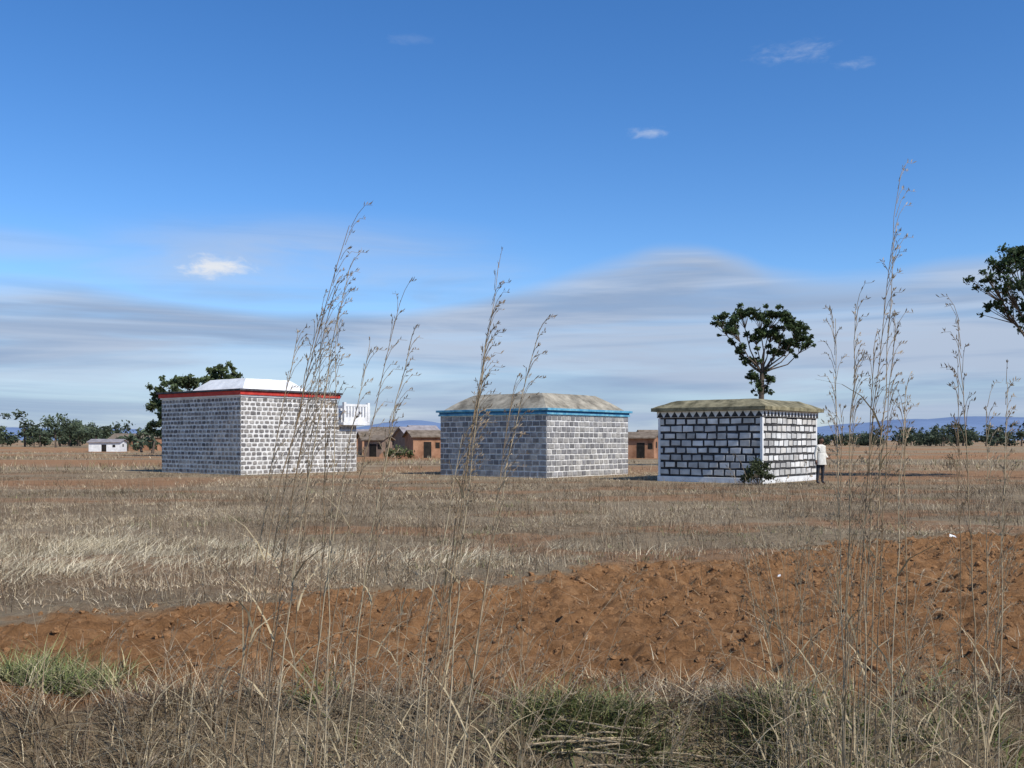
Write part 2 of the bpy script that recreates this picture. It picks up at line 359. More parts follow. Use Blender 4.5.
def tall_clump(stems,extra,cx,spread,cy=3.9,lean=.1,hm=(.6,1.5),D=3.8,pan=(.1,.4),er=(.0017,.0028)):
    Vs=[];Fs=[];Cs=[]
    for (tx,tz,bx) in stems:
        by=cy+random.uniform(-.15,.2); bz_=float(gh(np.array([bx]),np.array([by]))[0])-.02
        stalk(Vs,Fs,Cs,(bx,by,bz_),(tx-.02,D+random.uniform(-.05,.1),tz-.06),random.uniform(.0031,.0042),pan=random.uniform(.34,.5),dens=random.uniform(.95,1.35),leaves=random.randint(3,6))
    for _ in range(extra):
        bx=random.gauss(cx,spread); by=cy+random.uniform(-.2,1.2); h=random.uniform(*hm); g=float(gh(np.array([bx]),np.array([by]))[0])-.02
        stalk(Vs,Fs,Cs,(bx,by,g),(bx+random.gauss(lean,.14)*h,by+random.gauss(0,.1),g+h),random.uniform(*er),pan=random.uniform(*pan),dens=.6,leaves=random.randint(2,6))
    V=np.concatenate(Vs);F=np.concatenate(Fs);C=np.concatenate(Cs)
    return link(bpy.data.objects.new('tall_grass_clump',np_mesh('tall_grass_clump',V,F,[M_stalk],C)))
tall_clump([(-.585,2.47,-1.22),(-.60,2.3,-1.0),(-.72,2.18,-1.15),(-.41,2.2,-.85),(-.36,2.06,-.75),(-.81,2.06,-1.15),(-.635,2.13,-.77),(-.53,2.02,-.9),(-.69,1.94,-.81),(-.44,1.75,-.62),(-.75,1.8,-1.05),(-.66,2.25,-1.1),(-.7,2.0,-.95)],56,-.85,.3,lean=.18,hm=(.7,1.8))
tall_clump([(-.03,2.33,-.36),(.125,2.09,-.28),(-.08,2.02,-.3),(-.16,1.68,-.46),(.03,1.87,-.26),(-.1,1.85,-.42),(-.05,2.15,-.4)],36,-.3,.18,lean=.14,hm=(.6,1.7))
tall_clump([(1.52,2.68,1.31),(1.45,2.4,1.28),(1.49,2.11,1.36),(1.265,2.13,1.33),(1.33,2.17,1.30),(1.4,2.02,1.34),(1.53,1.87,1.4),(1.28,1.75,1.265),(1.31,1.95,1.28)],60,1.33,.06,lean=.03,hm=(.9,2.1),er=(.002,.0034))
tall_clump([(1.73,2.12,1.8),(1.94,1.885,1.85),(1.70,1.94,1.76),(1.85,1.79,1.83),(1.52,1.79,1.59),(1.89,1.52,1.87)],64,1.86,.09,lean=.03,hm=(.7,1.8),er=(.002,.0032))
tall_clump([],80,-1.1,.9,cy=4.3,lean=.15,hm=(.5,1.35))
tall_clump([],26,.9,.9,cy=4.4,lean=.1,hm=(.4,.95))

# a little heap of fallen, nearly parallel dry stalks
V=[];F=[]
for i in range(16):
    cx=random.gauss(.62,.14); cy=random.gauss(5.72,.07); a=random.gauss(-.08,.16); ln=random.uniform(.2,.5)
    g=float(gh(np.array([cx]),np.array([cy]))[0])+.06+random.uniform(0,.05); tl=random.gauss(0,.08)
    p=[(cx+math.cos(a)*ln*s_,cy+math.sin(a)*ln*s_,g+tl*s_*ln-.05*s_*s_) for s_ in(-.5,-.17,.17,.5)]
    tube(p,[.006,.006,.005,.003],5,V,F)
py_obj('fallen_dry_stalks',V,F,mat2('pale_stalk',(.3,.23,.15),(.48,.39,.26),20))

# ---------------------------------------------------------------- tombs
def block_wall(name,Lu,Lv,H,z0,rowh,bw,mort,jit,pal,mat,parent,rnd=False):
    V=[];F=[];C=[]
    maps=[(Lu,lambda s,z,o:(s-Lu/2,-Lv/2-o,z)),(Lv,lambda s,z,o:(Lu/2+o,s-Lv/2,z)),(Lu,lambda s,z,o:(Lu/2-s,Lv/2+o,z)),(Lv,lambda s,z,o:(-Lu/2-o,Lv/2-s,z))]
    for Ls,mp in maps:
        nr=int(round((H-z0)/rowh)); rh=(H-z0)/nr
        for r in range(nr):
            s=0.0; first=True
            while s<Ls-.02:
                w=bw*random.uniform(.85,1.15)
                if first and r%2: w*=.5
                first=False
                if Ls-s-w<bw*.4: w=Ls-s
                mj=mort*random.uniform(.7,1.3)
                a0,a1=s+mj/2,s+w-mj/2; b0,b1=z0+r*rh+mj/2,z0+(r+1)*rh-mj/2
                if a0<mort: a0=.01
                if a1>Ls-mort: a1=Ls-.01
                s+=w
                j=lambda: random.uniform(-jit,jit)
                if rnd:
                    cx,cz=(a0+a1)/2,(b0+b1)/2; hw,hh=(a1-a0)/2,(b1-b0)/2
                    poly=[(cx+hw*x_+j(),cz+hh*y_+j()) for x_,y_ in((-.98,-.95),(0,-1),(.98,-.95),(1,.5),(.7,.95),(0,1),(-.7,.95),(-1,.5))]
                else:
                    poly=[(a0+j(),b0+j()),(a1+j(),b0+j()),(a1+j(),b1+j()),(a0+j(),b1+j())]
                poly=[(min(max(p,.005),Ls-.005),q) for p,q in poly]
                n=len(poly); cx=sum(p for p,q in poly)/n; cz=sum(q for p,q in poly)/n; b=len(V)
                for k,(o,sh) in enumerate(((.0,1),(.016,1),(.026,.9))):
                    for p,q in poly: V.append(mp(cx+(p-cx)*sh,cz+(q-cz)*sh,o))
                for k in range(2):
                    for i in range(n): F.append((b+k*n+i,b+k*n+(i+1)%n,b+(k+1)*n+(i+1)%n,b+(k+1)*n+i))
                F.append(tuple(b+2*n+i for i in range(n)))
                c=np.array(random.choice(pal))*random.uniform(.8,1.2); C+= [c]*(3*n)
    return py_obj(name,V,F,mat,parent,col=np.array(C))
def frustum(name,hx0,hy0,z0,hx1,hy1,z1,mat,parent,top=.04,sub=8):
    V=[];F=[]
    rings=[(hx0,hy0,z0)]
    for k in range(1,5): t=k/4; rings.append((hx0+(hx1-hx0)*t,hy0+(hy1-hy0)*t,z0+(z1-z0)*(t**.9)))
    rings.append((hx1*.5,hy1*.5,z1+top*.8)); rings.append((hx1*.02,hy1*.02,z1+top))
    per=[]
    for i in range(sub): per.append((-1+2*i/sub,-1))
    for i in range(sub): per.append((1,-1+2*i/sub))
    for i in range(sub): per.append((1-2*i/sub,1))
    for i in range(sub): per.append((-1,1-2*i/sub))
    n=len(per)
    for hx,hy,z in rings:
        for a,b in per: V.append((a*hx,b*hy,z+random.uniform(-.012,.012)*(z>z0)))
    for k in range(len(rings)-1):
        for i in range(n): F.append((k*n+i,k*n+(i+1)%n,(k+1)*n+(i+1)%n,(k+1)*n+i))
    F.append(tuple((len(rings)-1)*n+i for i in range(n)))
    return py_obj(name,V,F,mat,parent)
def slab(hx,hy,z0,z1): return (-hx,hx,-hy,hy,z0,z1)
GREY=[(.22,.205,.19),(.28,.265,.245),(.17,.16,.155),(.34,.32,.29),(.24,.22,.2)]
C,Lu,Lv=T1; cx,cy=centre(C,Lu,Lv); e=empty('stone_tomb',(cx,cy,0),-A)
box_obj('mortar_walls',[slab(Lu/2,Lv/2,-.2,3.6)],M_mortar,e)
block_wall('stone_courses',Lu,Lv,3.58,.02,.21,.30,.075,.01,GREY,M_block,e,rnd=True)
box_obj('white_cornice',[slab(Lu/2+.06,Lv/2+.06,3.6,3.68)],M_white,e,.008)
box_obj('red_cornice',[slab(Lu/2+.12,Lv/2+.12,3.68,3.86)],M_red,e,.01)
box_obj('roof_slab',[slab(Lu/2+.2,Lv/2+.2,3.86,3.95)],M_darkslab,e,.01)
frustum('white_roof_cap',2.15,2.0,3.95,1.45,1.3,4.58,M_white,e)
box_obj('roof_cap_curb',[slab(2.25,2.1,3.951,4.02)],M_red,e)
ax0,ax1,ay0,ay1=Lu/2-3.2,Lu/2-.03,Lv/2,Lv/2+1.3
box_obj('annex_walls',[(ax0,ax1,ay0+.003,ay1,-.2,2.35)],M_mortar,e)
ann=[]
for r in range(11):
    s=0
    while s<1.25:
        w=random.uniform(.24,.34); w=min(w,1.28-s)
        ann.append((ax1,ax1+.02,ay0+s+.03,ay0+s+w-.03,.03+r*.21,.03+r*.21+.145)); s+=w
    s=0
    while s<3.1:
        w=random.uniform(.24,.34); w=min(w,3.15-s)
        ann.append((ax0+s+.02,ax0+s+w-.03,ay1,ay1+.02,.03+r*.21,.03+r*.21+.145)); s+=w
V,F=boxes(ann); py_obj('annex_stones',V,F,M_block,e,col=np.repeat(np.array([random.choice(GREY) for _ in ann]),8,axis=0))
box_obj('annex_terrace_slab',[(ax0,ax1+.35,ay0+.13,ay1+.6,2.35,2.5)],M_white,e,.01)
bal=[(ax0,ax1+.33,ay1+.5,ay1+.58,3.3,3.42),(ax1+.25,ax1+.33,ay0+.2,ay1+.5,3.3,3.42),(ax0,ax1+.33,ay1+.5,ay1+.58,2.5,2.75),(ax1+.25,ax1+.33,ay0+.2,ay1+.5,2.5,2.75)]
for k in range(9): yy=ay0+.22+k*.2; bal.append((ax1+.26,ax1+.32,yy,yy+.13,2.75,3.3))
for k in range(18): xx=ax0+.05+k*.19; bal.append((xx,xx+.12,ay1+.51,ay1+.57,2.75,3.3))
for yy in (ay0+.16,ay1+.45): bal.append((ax1+.22,ax1+.36,yy,yy+.15,2.5,3.5))
box_obj('white_balustrade',bal,M_white,e)
box_obj('annex_back_wall',[(ax0+.3,ax1-.1,ay0+.13,ay1+.3,2.5,3.2)],M_white,e)
C,Lu,Lv=T2; cx,cy=centre(C,Lu,Lv); e=empty('stone_tomb',(cx,cy,0),-A)
box_obj('mortar_walls',[slab(Lu/2,Lv/2,-.2,2.68)],M_mortar,e)
block_wall('stone_courses',Lu,Lv,2.66,.02,.242,.36,.055,.006,[(.24,.235,.235),(.3,.29,.28),(.2,.195,.195),(.36,.345,.32)],M_block,e)
box_obj('turquoise_cornice',[slab(Lu/2+.08,Lv/2+.08,2.68,2.76)],M_turq,e,.008)
box_obj('blue_cornice',[slab(Lu/2+.05,Lv/2+.05,2.76,2.85)],M_blue,e,.006)
box_obj('blue_roof_slab',[slab(Lu/2+.16,Lv/2+.16,2.85,2.95)],M_turq,e,.01)
frustum('concrete_roof_cap',Lu/2-.1,Lv/2-.1,2.95,1.95,2.05,3.66,M_conc,e)
C,Lu,Lv=T3; cx,cy=centre(C,Lu,Lv); e=empty('stone_tomb',(cx,cy,0),-A)
box_obj('joint_walls',[slab(Lu/2,Lv/2,-.2,2.46)],M_black,e)
block_wall('stone_courses',Lu,Lv,2.44,.24,.275,.46,.08,.014,[(.6,.6,.58),(.5,.49,.47),(.66,.65,.62),(.55,.53,.49)],M_blockw,e)
box_obj('white_plinth',[slab(Lu/2+.06,Lv/2+.06,-.2,.2)],M_white,e,.01)
q=[]
for sx in(-1,1):
    for sy in(-1,1):
        xa,xb=sorted((sx*(Lu/2-.06),sx*(Lu/2+.032))); ya,yb=sorted((sy*(Lv/2-.06),sy*(Lv/2+.032))); q.append((xa,xb,ya,yb,.2,2.44))
box_obj('white_corner_strips',q,M_white,e)
box_obj('white_cornice',[slab(Lu/2+.07,Lv/2+.07,2.46,2.7)],M_white,e,.008)
V=[];F=[]
def tri(mp,s,w,za,zb):
    b=len(V); V.extend([mp(s,za),mp(s+w,za),mp(s+w/2,zb)]); F.append((b,b+1,b+2))
hx,hy=Lu/2+.074,Lv/2+.074
for Ls,mp in ((2*hx,lambda s,z:(s-hx,-hy,z)),(2*hy,lambda s,z:(hx,s-hy,z)),(2*hx,lambda s,z:(hx-s,hy,z)),(2*hy,lambda s,z:(-hx,hy-s,z))):
    n=int(Ls/.3); w=Ls/n
    for k in range(n): tri(mp,k*w+.01,w-.02,2.47,2.69)
py_obj('black_triangle_frieze',V,F,M_black,e)
box_obj('roof_edge_slab',[slab(Lu/2+.24,Lv/2+.24,2.7,2.84)],M_moss,e,.012)
frustum('mossy_roof_cap',Lu/2+.2,Lv/2+.2,2.84,Lu/2-.5,Lv/2-.5,3.14,M_moss,e)

# ---------------------------------------------------------------- trees
def leaf_quads(c,n,size,shell=.42,up=.75):
    c=np.asarray(c,float); k=rng.choice(len(c),n,p=c[:,3]**2/np.sum(c[:,3]**2))
    d=rng.normal(size=(n,3)); d/=np.linalg.norm(d,axis=1)[:,None]
    r=(rng.random(n)**shell)*c[k,3]*rng.uniform(.5,1.5,n)
    p=c[k,:3]+d*r[:,None]*np.array([1,1,up])
    a=rng.normal(size=(n,3)); a/=np.linalg.norm(a,axis=1)[:,None]
    b=np.cross(a,rng.normal(size=(n,3))); b/=np.linalg.norm(b,axis=1)[:,None]
    s=size*rng.uniform(.5,1.4,n)[:,None]
    V=np.stack([p-a*s,p+b*s*.5,p+a*s,p-b*s*.5],1).reshape(-1,3)
    F=np.arange(4*n).reshape(n,4)
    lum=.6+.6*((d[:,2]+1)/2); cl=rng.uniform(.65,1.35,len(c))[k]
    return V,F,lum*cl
def tree(name,base,clumps,n,size,col,trunk_r,fork,lean=0,sub=12,limb_r=.32):
    e=empty(name,base); sub_c=[]
    V=[];F=[]
    fk=Vector((lean,0,fork))
    tube([(0,0,-.2),(lean*.2+.03,0,fork*.35),(lean*.6-.04,.03,fork*.7),fk],[trunk_r*1.25,trunk_r,trunk_r*.85,trunk_r*.7],8,V,F)
    for (x_,y_,z_,r_) in clumps:
        t=Vector((x_,y_,z_)); st=fk.copy() if z_>fork+.3 else Vector((lean*.7,0,max(.5,z_-.6)))
        mid=st.lerp(t,.5)+Vector((random.gauss(0,.15),random.gauss(0,.15),-.1*(t-st).length))
        tube([st,st.lerp(mid,.5)+Vector((random.gauss(0,.06),0,random.gauss(0,.06))),mid,t],[trunk_r*limb_r,trunk_r*limb_r*.8,trunk_r*limb_r*.55,trunk_r*.1],5,V,F)
        for s in range(sub):
            d=Vector((random.gauss(0,1.1),random.gauss(0,1),random.gauss(-.05,.6)))
            d=d.normalized()*r_*random.uniform(.4,1.5)
            sub_c.append((t.x+d.x,t.y+d.y,t.z+d.z,r_*random.uniform(.18,.5)))
            tube([mid.lerp(t,.6),t+d],[trunk_r*.1,trunk_r*.03],4,V,F)
        sub_c.append((t.x,t.y,t.z,r_*.45))
        m_=mid.lerp(t,.45); sub_c.append((m_.x,m_.y,m_.z,r_*.4))
    py_obj('trunk_and_limbs',V,F,M_bark,e,smooth=True)
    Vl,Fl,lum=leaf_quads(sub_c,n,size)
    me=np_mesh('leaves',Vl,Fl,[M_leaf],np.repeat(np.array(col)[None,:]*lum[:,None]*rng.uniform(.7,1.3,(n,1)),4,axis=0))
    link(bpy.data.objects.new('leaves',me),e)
    return e
def ry(s=1.2): return random.uniform(-s,s)
tree('leafy_tree',(15.0,60,0),[(-2.5,ry(),8.7,.5),(-1.9,ry(),8.0,.6),(-1.3,ry(),9.1,.5),(-.4,ry(),8.9,.6),(.5,ry(),9.0,.55),(1.3,ry(),8.8,.55),(2.0,ry(),8.4,.6),(2.75,ry(),7.8,.5),(2.5,ry(),7.2,.35),(1.5,ry(),7.5,.5),(.5,ry(),8.0,.5),(-.6,ry(),7.8,.45),(-1.3,ry(),7.0,.45),(-.5,ry(.5),6.4,.4),(.7,ry(.6),6.9,.35),(-.45,ry(.3),5.4,.4),(.4,ry(.3),5.3,.4),(.0,ry(.3),4.6,.42)],13500,.1,(.06,.088,.035),.2,5.6)
tree('leafy_tree',(23.0,41,0),[(-2.6,.3,8.9,.7),(-3.4,.2,8.2,.5),(-2.0,-1,8.0,.8),(-2.9,.6,7.2,.55),(-3.0,-.4,7.8,.5),(-1.6,.5,9.4,.8),(-.5,-.5,8.8,1.1),(.6,.8,9.3,1.1),(1.6,-.4,8.2,1.1),(.2,-1,7.3,1.0),(2.6,.6,7.4,.9),(-1,1.5,6.8,.8)],15000,.085,(.05,.078,.032),.25,4.2)
tree('leafy_tree',(-32.3,97,0),[(-1.6,0,6.2,1.0),(-.5,0,7.2,1.0),(.9,.5,7.3,1.0),(1.7,.5,6.6,.9),(-1.9,.3,5.0,1.0),(0,-.5,5.8,1.3),(1.7,0,5.0,1.1),(-1.1,.2,3.8,1.2),(1.1,.2,3.4,1.2),(0,0,2.4,1.3),(-1.8,0,2.2,1.0)],10500,.19,(.1,.13,.062),.2,2.2,limb_r=.3)
tree('leafy_tree',(-28.8,99,0),[(.3,0,8.5,.7),(-.6,.5,7.9,.8),(1.0,.3,7.8,.8),(-1.4,.3,7.1,.8),(0,-.5,6.5,1.1),(-.9,0,4.8,1.1),(1.0,.2,4.4,1.2)],6500,.19,(.1,.13,.058),.2,3,limb_r=.3)
def tree_mass(name,specs,leaf,nper,col):
    e=empty(name,(0,0,0)); V=[];F=[];cl=[]
    for (x_,y_,h,w) in specs:
        g=float(gh(np.array([x_]),np.array([y_]))[0])-.3
        tube([(x_,y_,g),(x_+random.gauss(0,.2),y_,g+h*.6)],[.22,.12],5,V,F)
        for k in range(9):
            cl.append((x_+random.gauss(0,w*.28),y_+random.gauss(0,w*.28),g+h*random.uniform(.3,.9),w*random.uniform(.12,.28)))
    py_obj('trunks',V,F,M_bark,e)
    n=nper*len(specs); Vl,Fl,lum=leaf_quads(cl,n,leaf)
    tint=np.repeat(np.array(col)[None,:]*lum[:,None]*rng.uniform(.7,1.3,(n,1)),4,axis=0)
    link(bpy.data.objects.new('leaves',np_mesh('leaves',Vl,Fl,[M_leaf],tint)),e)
sp=[]
for k in range(20):
    D=random.uniform(190,240); sp.append((random.uniform(-.53,-.41)*D,D,random.uniform(3,6.5),random.uniform(3,6)))
sp+=[(-.487*200,200,7.4,5),(-.452*205,205,6.6,7),(-.40*215,215,5,6),(-.385*160,160,3.2,4),(-.37*140,140,3.6,3),(-.36*120,120,3.0,3)]
for k in range(14): D=random.uniform(250,330); sp.append((random.uniform(-.45,-.33)*D,D,random.uniform(3,5.5),random.uniform(4,7)))
tree_mass('distant_tree_line',sp,.35,420,(.09,.115,.07))
sp=[]
for k in range(50):
    D=random.uniform(220,300); u=random.uniform(.345,.56); sp.append((u*D,D,random.uniform(2.8,7.2)*(.75 if u<.38 else 1),random.uniform(3,6.5)))
for k in range(10): D=random.uniform(260,330); sp.append((random.uniform(.3,.36)*D,D,random.uniform(2.5,4.5),6))
tree_mass('distant_tree_line',sp,.35,380,(.075,.095,.06))
sp=[]
for k in range(26):
    D=random.uniform(180,300); u=random.uniform(-.19,.16); sp.append((u*D,D,random.uniform(2.2,4.6),random.uniform(3,6)))
tree_mass('distant_tree_line',sp,.33,260,(.1,.12,.08))
def bush(name,loc,cl,n,size,col):
    e=empty(name,loc); V=[];F=[]
    for c_ in cl: tube([(0,0,-.05),(c_[0]*.5,c_[1]*.5,c_[2]*.5),c_[:3]],[.02,.015,.006],4,V,F)
    py_obj('stems',V,F,M_bark,e); Vl,Fl,lum=leaf_quads(cl,n,size)
    link(bpy.data.objects.new('leaves',np_mesh('leaves',Vl,Fl,[M_leaf],np.repeat(np.array(col)[None,:]*lum[:,None],4,axis=0))),e)
bush('shrub',(8.75,35.6,0),[(-.3,0,.35,.28),(.15,0,.4,.3),(0,.1,.75,.24),(.3,.05,.7,.18),(-.15,-.1,.6,.24),(.42,0,.3,.18),(-.5,0,.2,.15)],1700,.05,(.055,.065,.03))
bush('shrub',(-9.8,84,0),[(-.5,0,.5,.5),(.4,0,.6,.6),(1.2,0,.4,.4)],700,.12,(.1,.12,.05))

# ---------------------------------------------------------------- village
def house(name,x_,y_,w,d,h,rise,rz,wall,roof):
    e=empty(name,(x_,y_,float(gh(np.array([x_]),np.array([y_]))[0])),rz)
    V=[(-w/2,-d/2,-.5),(w/2,-d/2,-.5),(w/2,d/2,-.5),(-w/2,d/2,-.5),(-w/2,-d/2,h),(w/2,-d/2,h),(w/2,d/2,h),(-w/2,d/2,h),(-w/2,0,h+rise),(w/2,0,h+rise)]
    F=[(0,1,5,4),(2,3,7,6),(1,2,6,9,5),(3,0,4,8,7)]
    py_obj('walls',V,F,wall,e)
    o=.25; t=.08; k=rise/(d/2)
    V=[];F=[]
    for s in(-1,1):
        b=len(V); ye=s*(d/2+o); ze=h-o*k
        V+=[(-w/2-o,ye,ze),(w/2+o,ye,ze),(w/2+o,0,h+rise),(-w/2-o,0,h+rise),(-w/2-o,ye,ze+t),(w/2+o,ye,ze+t),(w/2+o,0,h+rise+t),(-w/2-o,0,h+rise+t)]
        F+=[(b,b+1,b+2,b+3),(b+4,b+5,b+6,b+7),(b,b+1,b+5,b+4),(b+1,b+2,b+6,b+5),(b+3,b,b+4,b+7)]
    py_obj('roof',V,F,roof,e)
    box_obj('door_and_windows',[(-.35,.35,-d/2-.02,-d/2+.02,0,min(1.5,h*.75)),(w*.28,w*.28+.4,-d/2-.02,-d/2+.02,h*.45,h*.72),(w/2-.02,w/2+.02,-.3,.3,h*.5,h*.8)],M_dark,e)
house('mud_brick_house',-8.0,90,2.6,3.0,1.9,.5,.35,M_mud,M_thatch)
house('mud_brick_house',-12.7,95,1.8,2.4,1.6,.35,-.3,M_mud2,M_thatch)
house('mud_brick_house',-10.9,112,3.4,4,2.0,1.0,.5,M_mud2,M_tin)
house('mud_brick_house',-14.6,104,2.4,3,1.8,.6,.3,M_mud,M_thatch)
house('mud_brick_house',-16.5,135,5,4,2.3,1.1,-.4,M_mud2,M_thatch)
house('mud_brick_house',-21,150,5,4,2.4,.9,.2,M_mud,M_tin)
house('mud_brick_house',-12.6,140,4,4,2.6,1.1,.6,M_mud,M_tin)
house('mud_brick_house',11.7,89,2.3,2.8,1.8,.45,-.3,M_mud,M_thatch)
house('mud_brick_house',16.3,115,3.4,3,2.0,.7,.2,M_mud2,M_thatch)
house('mud_brick_house',-3,135,7,4,2.2,.9,.1,M_mud,M_tin)
house('white_house',-61,151,4.4,4,1.4,.4,.1,M_white,M_tin)
house('mud_brick_house',-66,178,9,6,1.9,.9,.0,M_mud,M_thatch)
house('mud_brick_house',-58,170,5,5,2.2,.9,.3,M_mud,M_thatch)
V=[];F=[]
tops=[.3,.7,.5,.9,.6,.35,.7,.4,.2]
for i in range(8):
    x0=-11.4+i*.42; b=len(V); z0_,z1_=tops[i],tops[i+1]
    V+=[(x0,86,-.2),(x0+.42,86,-.2),(x0+.42,86.3,-.2),(x0,86.3,-.2),(x0,86,z0_),(x0+.42,86,z1_),(x0+.42,86.3,z1_),(x0,86.3,z0_)]
    F+=[(b,b+1,b+5,b+4),(b+4,b+5,b+6,b+7),(b+1,b+2,b+6,b+5),(b+2,b+3,b+7,b+6),(b+3,b,b+4,b+7)]
py_obj('ruined_mud_wall',V,F,M_mud)

# ---------------------------------------------------------------- hills
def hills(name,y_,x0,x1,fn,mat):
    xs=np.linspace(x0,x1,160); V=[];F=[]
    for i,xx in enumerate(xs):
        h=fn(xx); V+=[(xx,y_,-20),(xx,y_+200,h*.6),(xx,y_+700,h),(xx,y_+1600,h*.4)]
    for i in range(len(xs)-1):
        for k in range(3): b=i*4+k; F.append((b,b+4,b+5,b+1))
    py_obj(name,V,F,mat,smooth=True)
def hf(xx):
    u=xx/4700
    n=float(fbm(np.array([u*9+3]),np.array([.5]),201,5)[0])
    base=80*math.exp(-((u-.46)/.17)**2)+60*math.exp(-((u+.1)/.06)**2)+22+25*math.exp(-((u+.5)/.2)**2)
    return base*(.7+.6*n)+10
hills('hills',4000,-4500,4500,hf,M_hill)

# ---------------------------------------------------------------- person standing by third tomb
def person(name,loc,rz):
    e=empty(name,loc,rz)
    J=[((0,0,.93),.15),((0,0,1.08),.145),((0,.0,1.25),.165),((0,.01,1.37),.15),((0,.0,1.44),.062),((0,-.01,1.5),.055),
       ((.09,0,.86),.1),((.105,-.01,.48),.062),((.11,.02,.1),.045),((.115,-.12,.04),.038),
       ((-.09,0,.86),.1),((-.12,.03,.48),.062),((-.13,.05,.1),.045),((-.14,-.09,.04),.038),
       ((.19,.01,1.36),.065),((.25,.02,1.1),.052),((.2,-.15,.95),.038),((.16,-.22,.94),.03),
       ((-.19,.01,1.36),.065),((-.26,.03,1.09),.052),((-.28,-.02,.86),.036),((-.28,-.04,.79),.03)]
    E=[(0,1),(1,2),(2,3),(3,4),(4,5),(0,6),(6,7),(7,8),(8,9),(0,10),(10,11),(11,12),(12,13),(3,14),(14,15),(15,16),(16,17),(3,18),(18,19),(19,20),(20,21)]
    me=bpy.data.meshes.new('tmpbody'); me.from_pydata([j[0] for j in J],E,[]); o=bpy.data.objects.new('tmpbody',me); S.collection.objects.link(o)
    md=o.modifiers.new('s','SKIN'); md2=o.modifiers.new('d','SUBSURF'); md2.levels=2; md2.render_levels=2
    for i,j in enumerate(J): me.skin_vertices[0].data[i].radius=(j[1],j[1]*(.72 if i<4 else 1))
    me.skin_vertices[0].data[0].use_root=True
    dg=bpy.context.evaluated_depsgraph_get(); m2=bpy.data.meshes.new_from_object(o.evaluated_get(dg)); bpy.data.objects.remove(o)
    Ms=[mat2('skin',(.13,.07,.045),(.19,.1,.065),5,rough=.5),mat2('white_cloth',(.5,.48,.42),(.7,.67,.6),6),mat2('dark_trousers',(.02,.02,.025),(.05,.05,.06),6)]
    m2.materials.clear()
    for m in Ms: m2.materials.append(m)
    for p in m2.polygons:
        c_=p.center; p.use_smooth=True
        if c_.z>1.44: p.material_index=0
        elif c_.z<.08: p.material_index=0
        elif c_.z<.9 and abs(c_.x)<.22: p.material_index=2
        elif (c_.z<.98 and abs(c_.x)>.14 and c_.y<-.12) or (c_.z<.88 and abs(c_.x)>.22): p.material_index=0
        else: p.material_index=1
    m2.name='body'; link(bpy.data.objects.new('body',m2),e)
    import bmesh
    bm=bmesh.new(); bmesh.ops.create_uvsphere(bm,u_segments=20,v_segments=14,radius=1)
    for v in bm.verts:
        p=v.co; x_,y_,z_=p.x*.076,p.y*.095,p.z*.118
        if p.y<-.8 and abs(p.x)<.22 and -.35<p.z<.1: y_-=.018
        if p.z<-.4: x_*=.82
        if p.y<-.75 and .05<p.z<.3 and .2<abs(p.x)<.6: y_+=.008
        v.co=Vector((x_,y_-.02,z_+1.59))
    hm=bpy.data.meshes.new('head'); bm.to_mesh(hm); bm.free(); hm.materials.append(Ms[0]); hm.materials.append(M_dark)
    for p in hm.polygons:
        p.use_smooth=True; c_=p.center
        if c_.z>1.65 or (c_.y>0.0 and c_.z>1.55): p.material_index=1
    link(bpy.data.objects.new('head',hm),e)
    V=[];F=[]
    for (hx,hy,hz,dx,dy,dz) in ((.16,-.22,.94,-.5,-.85,-.15),(-.28,-.04,.79,.0,-.15,-1)):
        d=Vector((dx,dy,dz)).normalized(); sd=d.cross(Vector((1,0,0)) if abs(dx)<.3 else Vector((0,0,1))).normalized(); cr=d.cross(sd)
        for k,ln in enumerate((.075,.085,.08,.06)):
            b=Vector((hx,hy,hz))+sd*(k-1.5)*.02; tube([b,b+d*ln*.5,b+d*ln*.8+cr*.01,b+d*ln+cr*.025],[.0095,.009,.008,.006],6,V,F)
        b=Vector((hx,hy,hz))-sd*.03-d*.03; tube([b,b-sd*.025+d*.03,b-sd*.03+d*.055],[.011,.01,.007],6,V,F)
    for s in(-1,1): tube([(s*.074,0,1.6),(s*.086,.01,1.6)],[.022,.018],8,V,F)
    py_obj('fingers_and_ears',V,F,Ms[0],e,smooth=True)
    V=[];F=[]; n=20
    for (z_,rx,r2) in((1.38,.17,.12),(1.2,.19,.15),(1.0,.2,.165),(.8,.225,.185),(.72,.235,.19)):
        for k in range(n):
            t=2*math.pi*k/n; w=1+.05*math.sin(5*t+z_*3); V.append((rx*w*math.cos(t),r2*w*math.sin(t),z_))
    for r in range(4):
        for k in range(n): F.append((r*n+k,r*n+(k+1)%n,(r+1)*n+(k+1)%n,(r+1)*n+k))
    py_obj('shirt',V,F,Ms[1],e,smooth=True)
    return e
person('standing_person',(11.05,35.8,float(gh(np.array([11.05]),np.array([35.8]))[0])),.6)

V=[];F=[]
for (xx,yy,s) in((7.1,16.1,.06),(3.1,11.6,.02)):
    g=float(gh(np.array([xx]),np.array([yy]))[0])+.05; b=len(V)
    V+=[(xx-s,yy,g),(xx+s*.8,yy-.3*s,g+.01),(xx+s,yy+s,g+.03),(xx-.5*s,yy+s,g+s)]; F+=[(b,b+1,b+2),(b,b+2,b+3)]
py_obj('paper_litter',V,F,M_white)

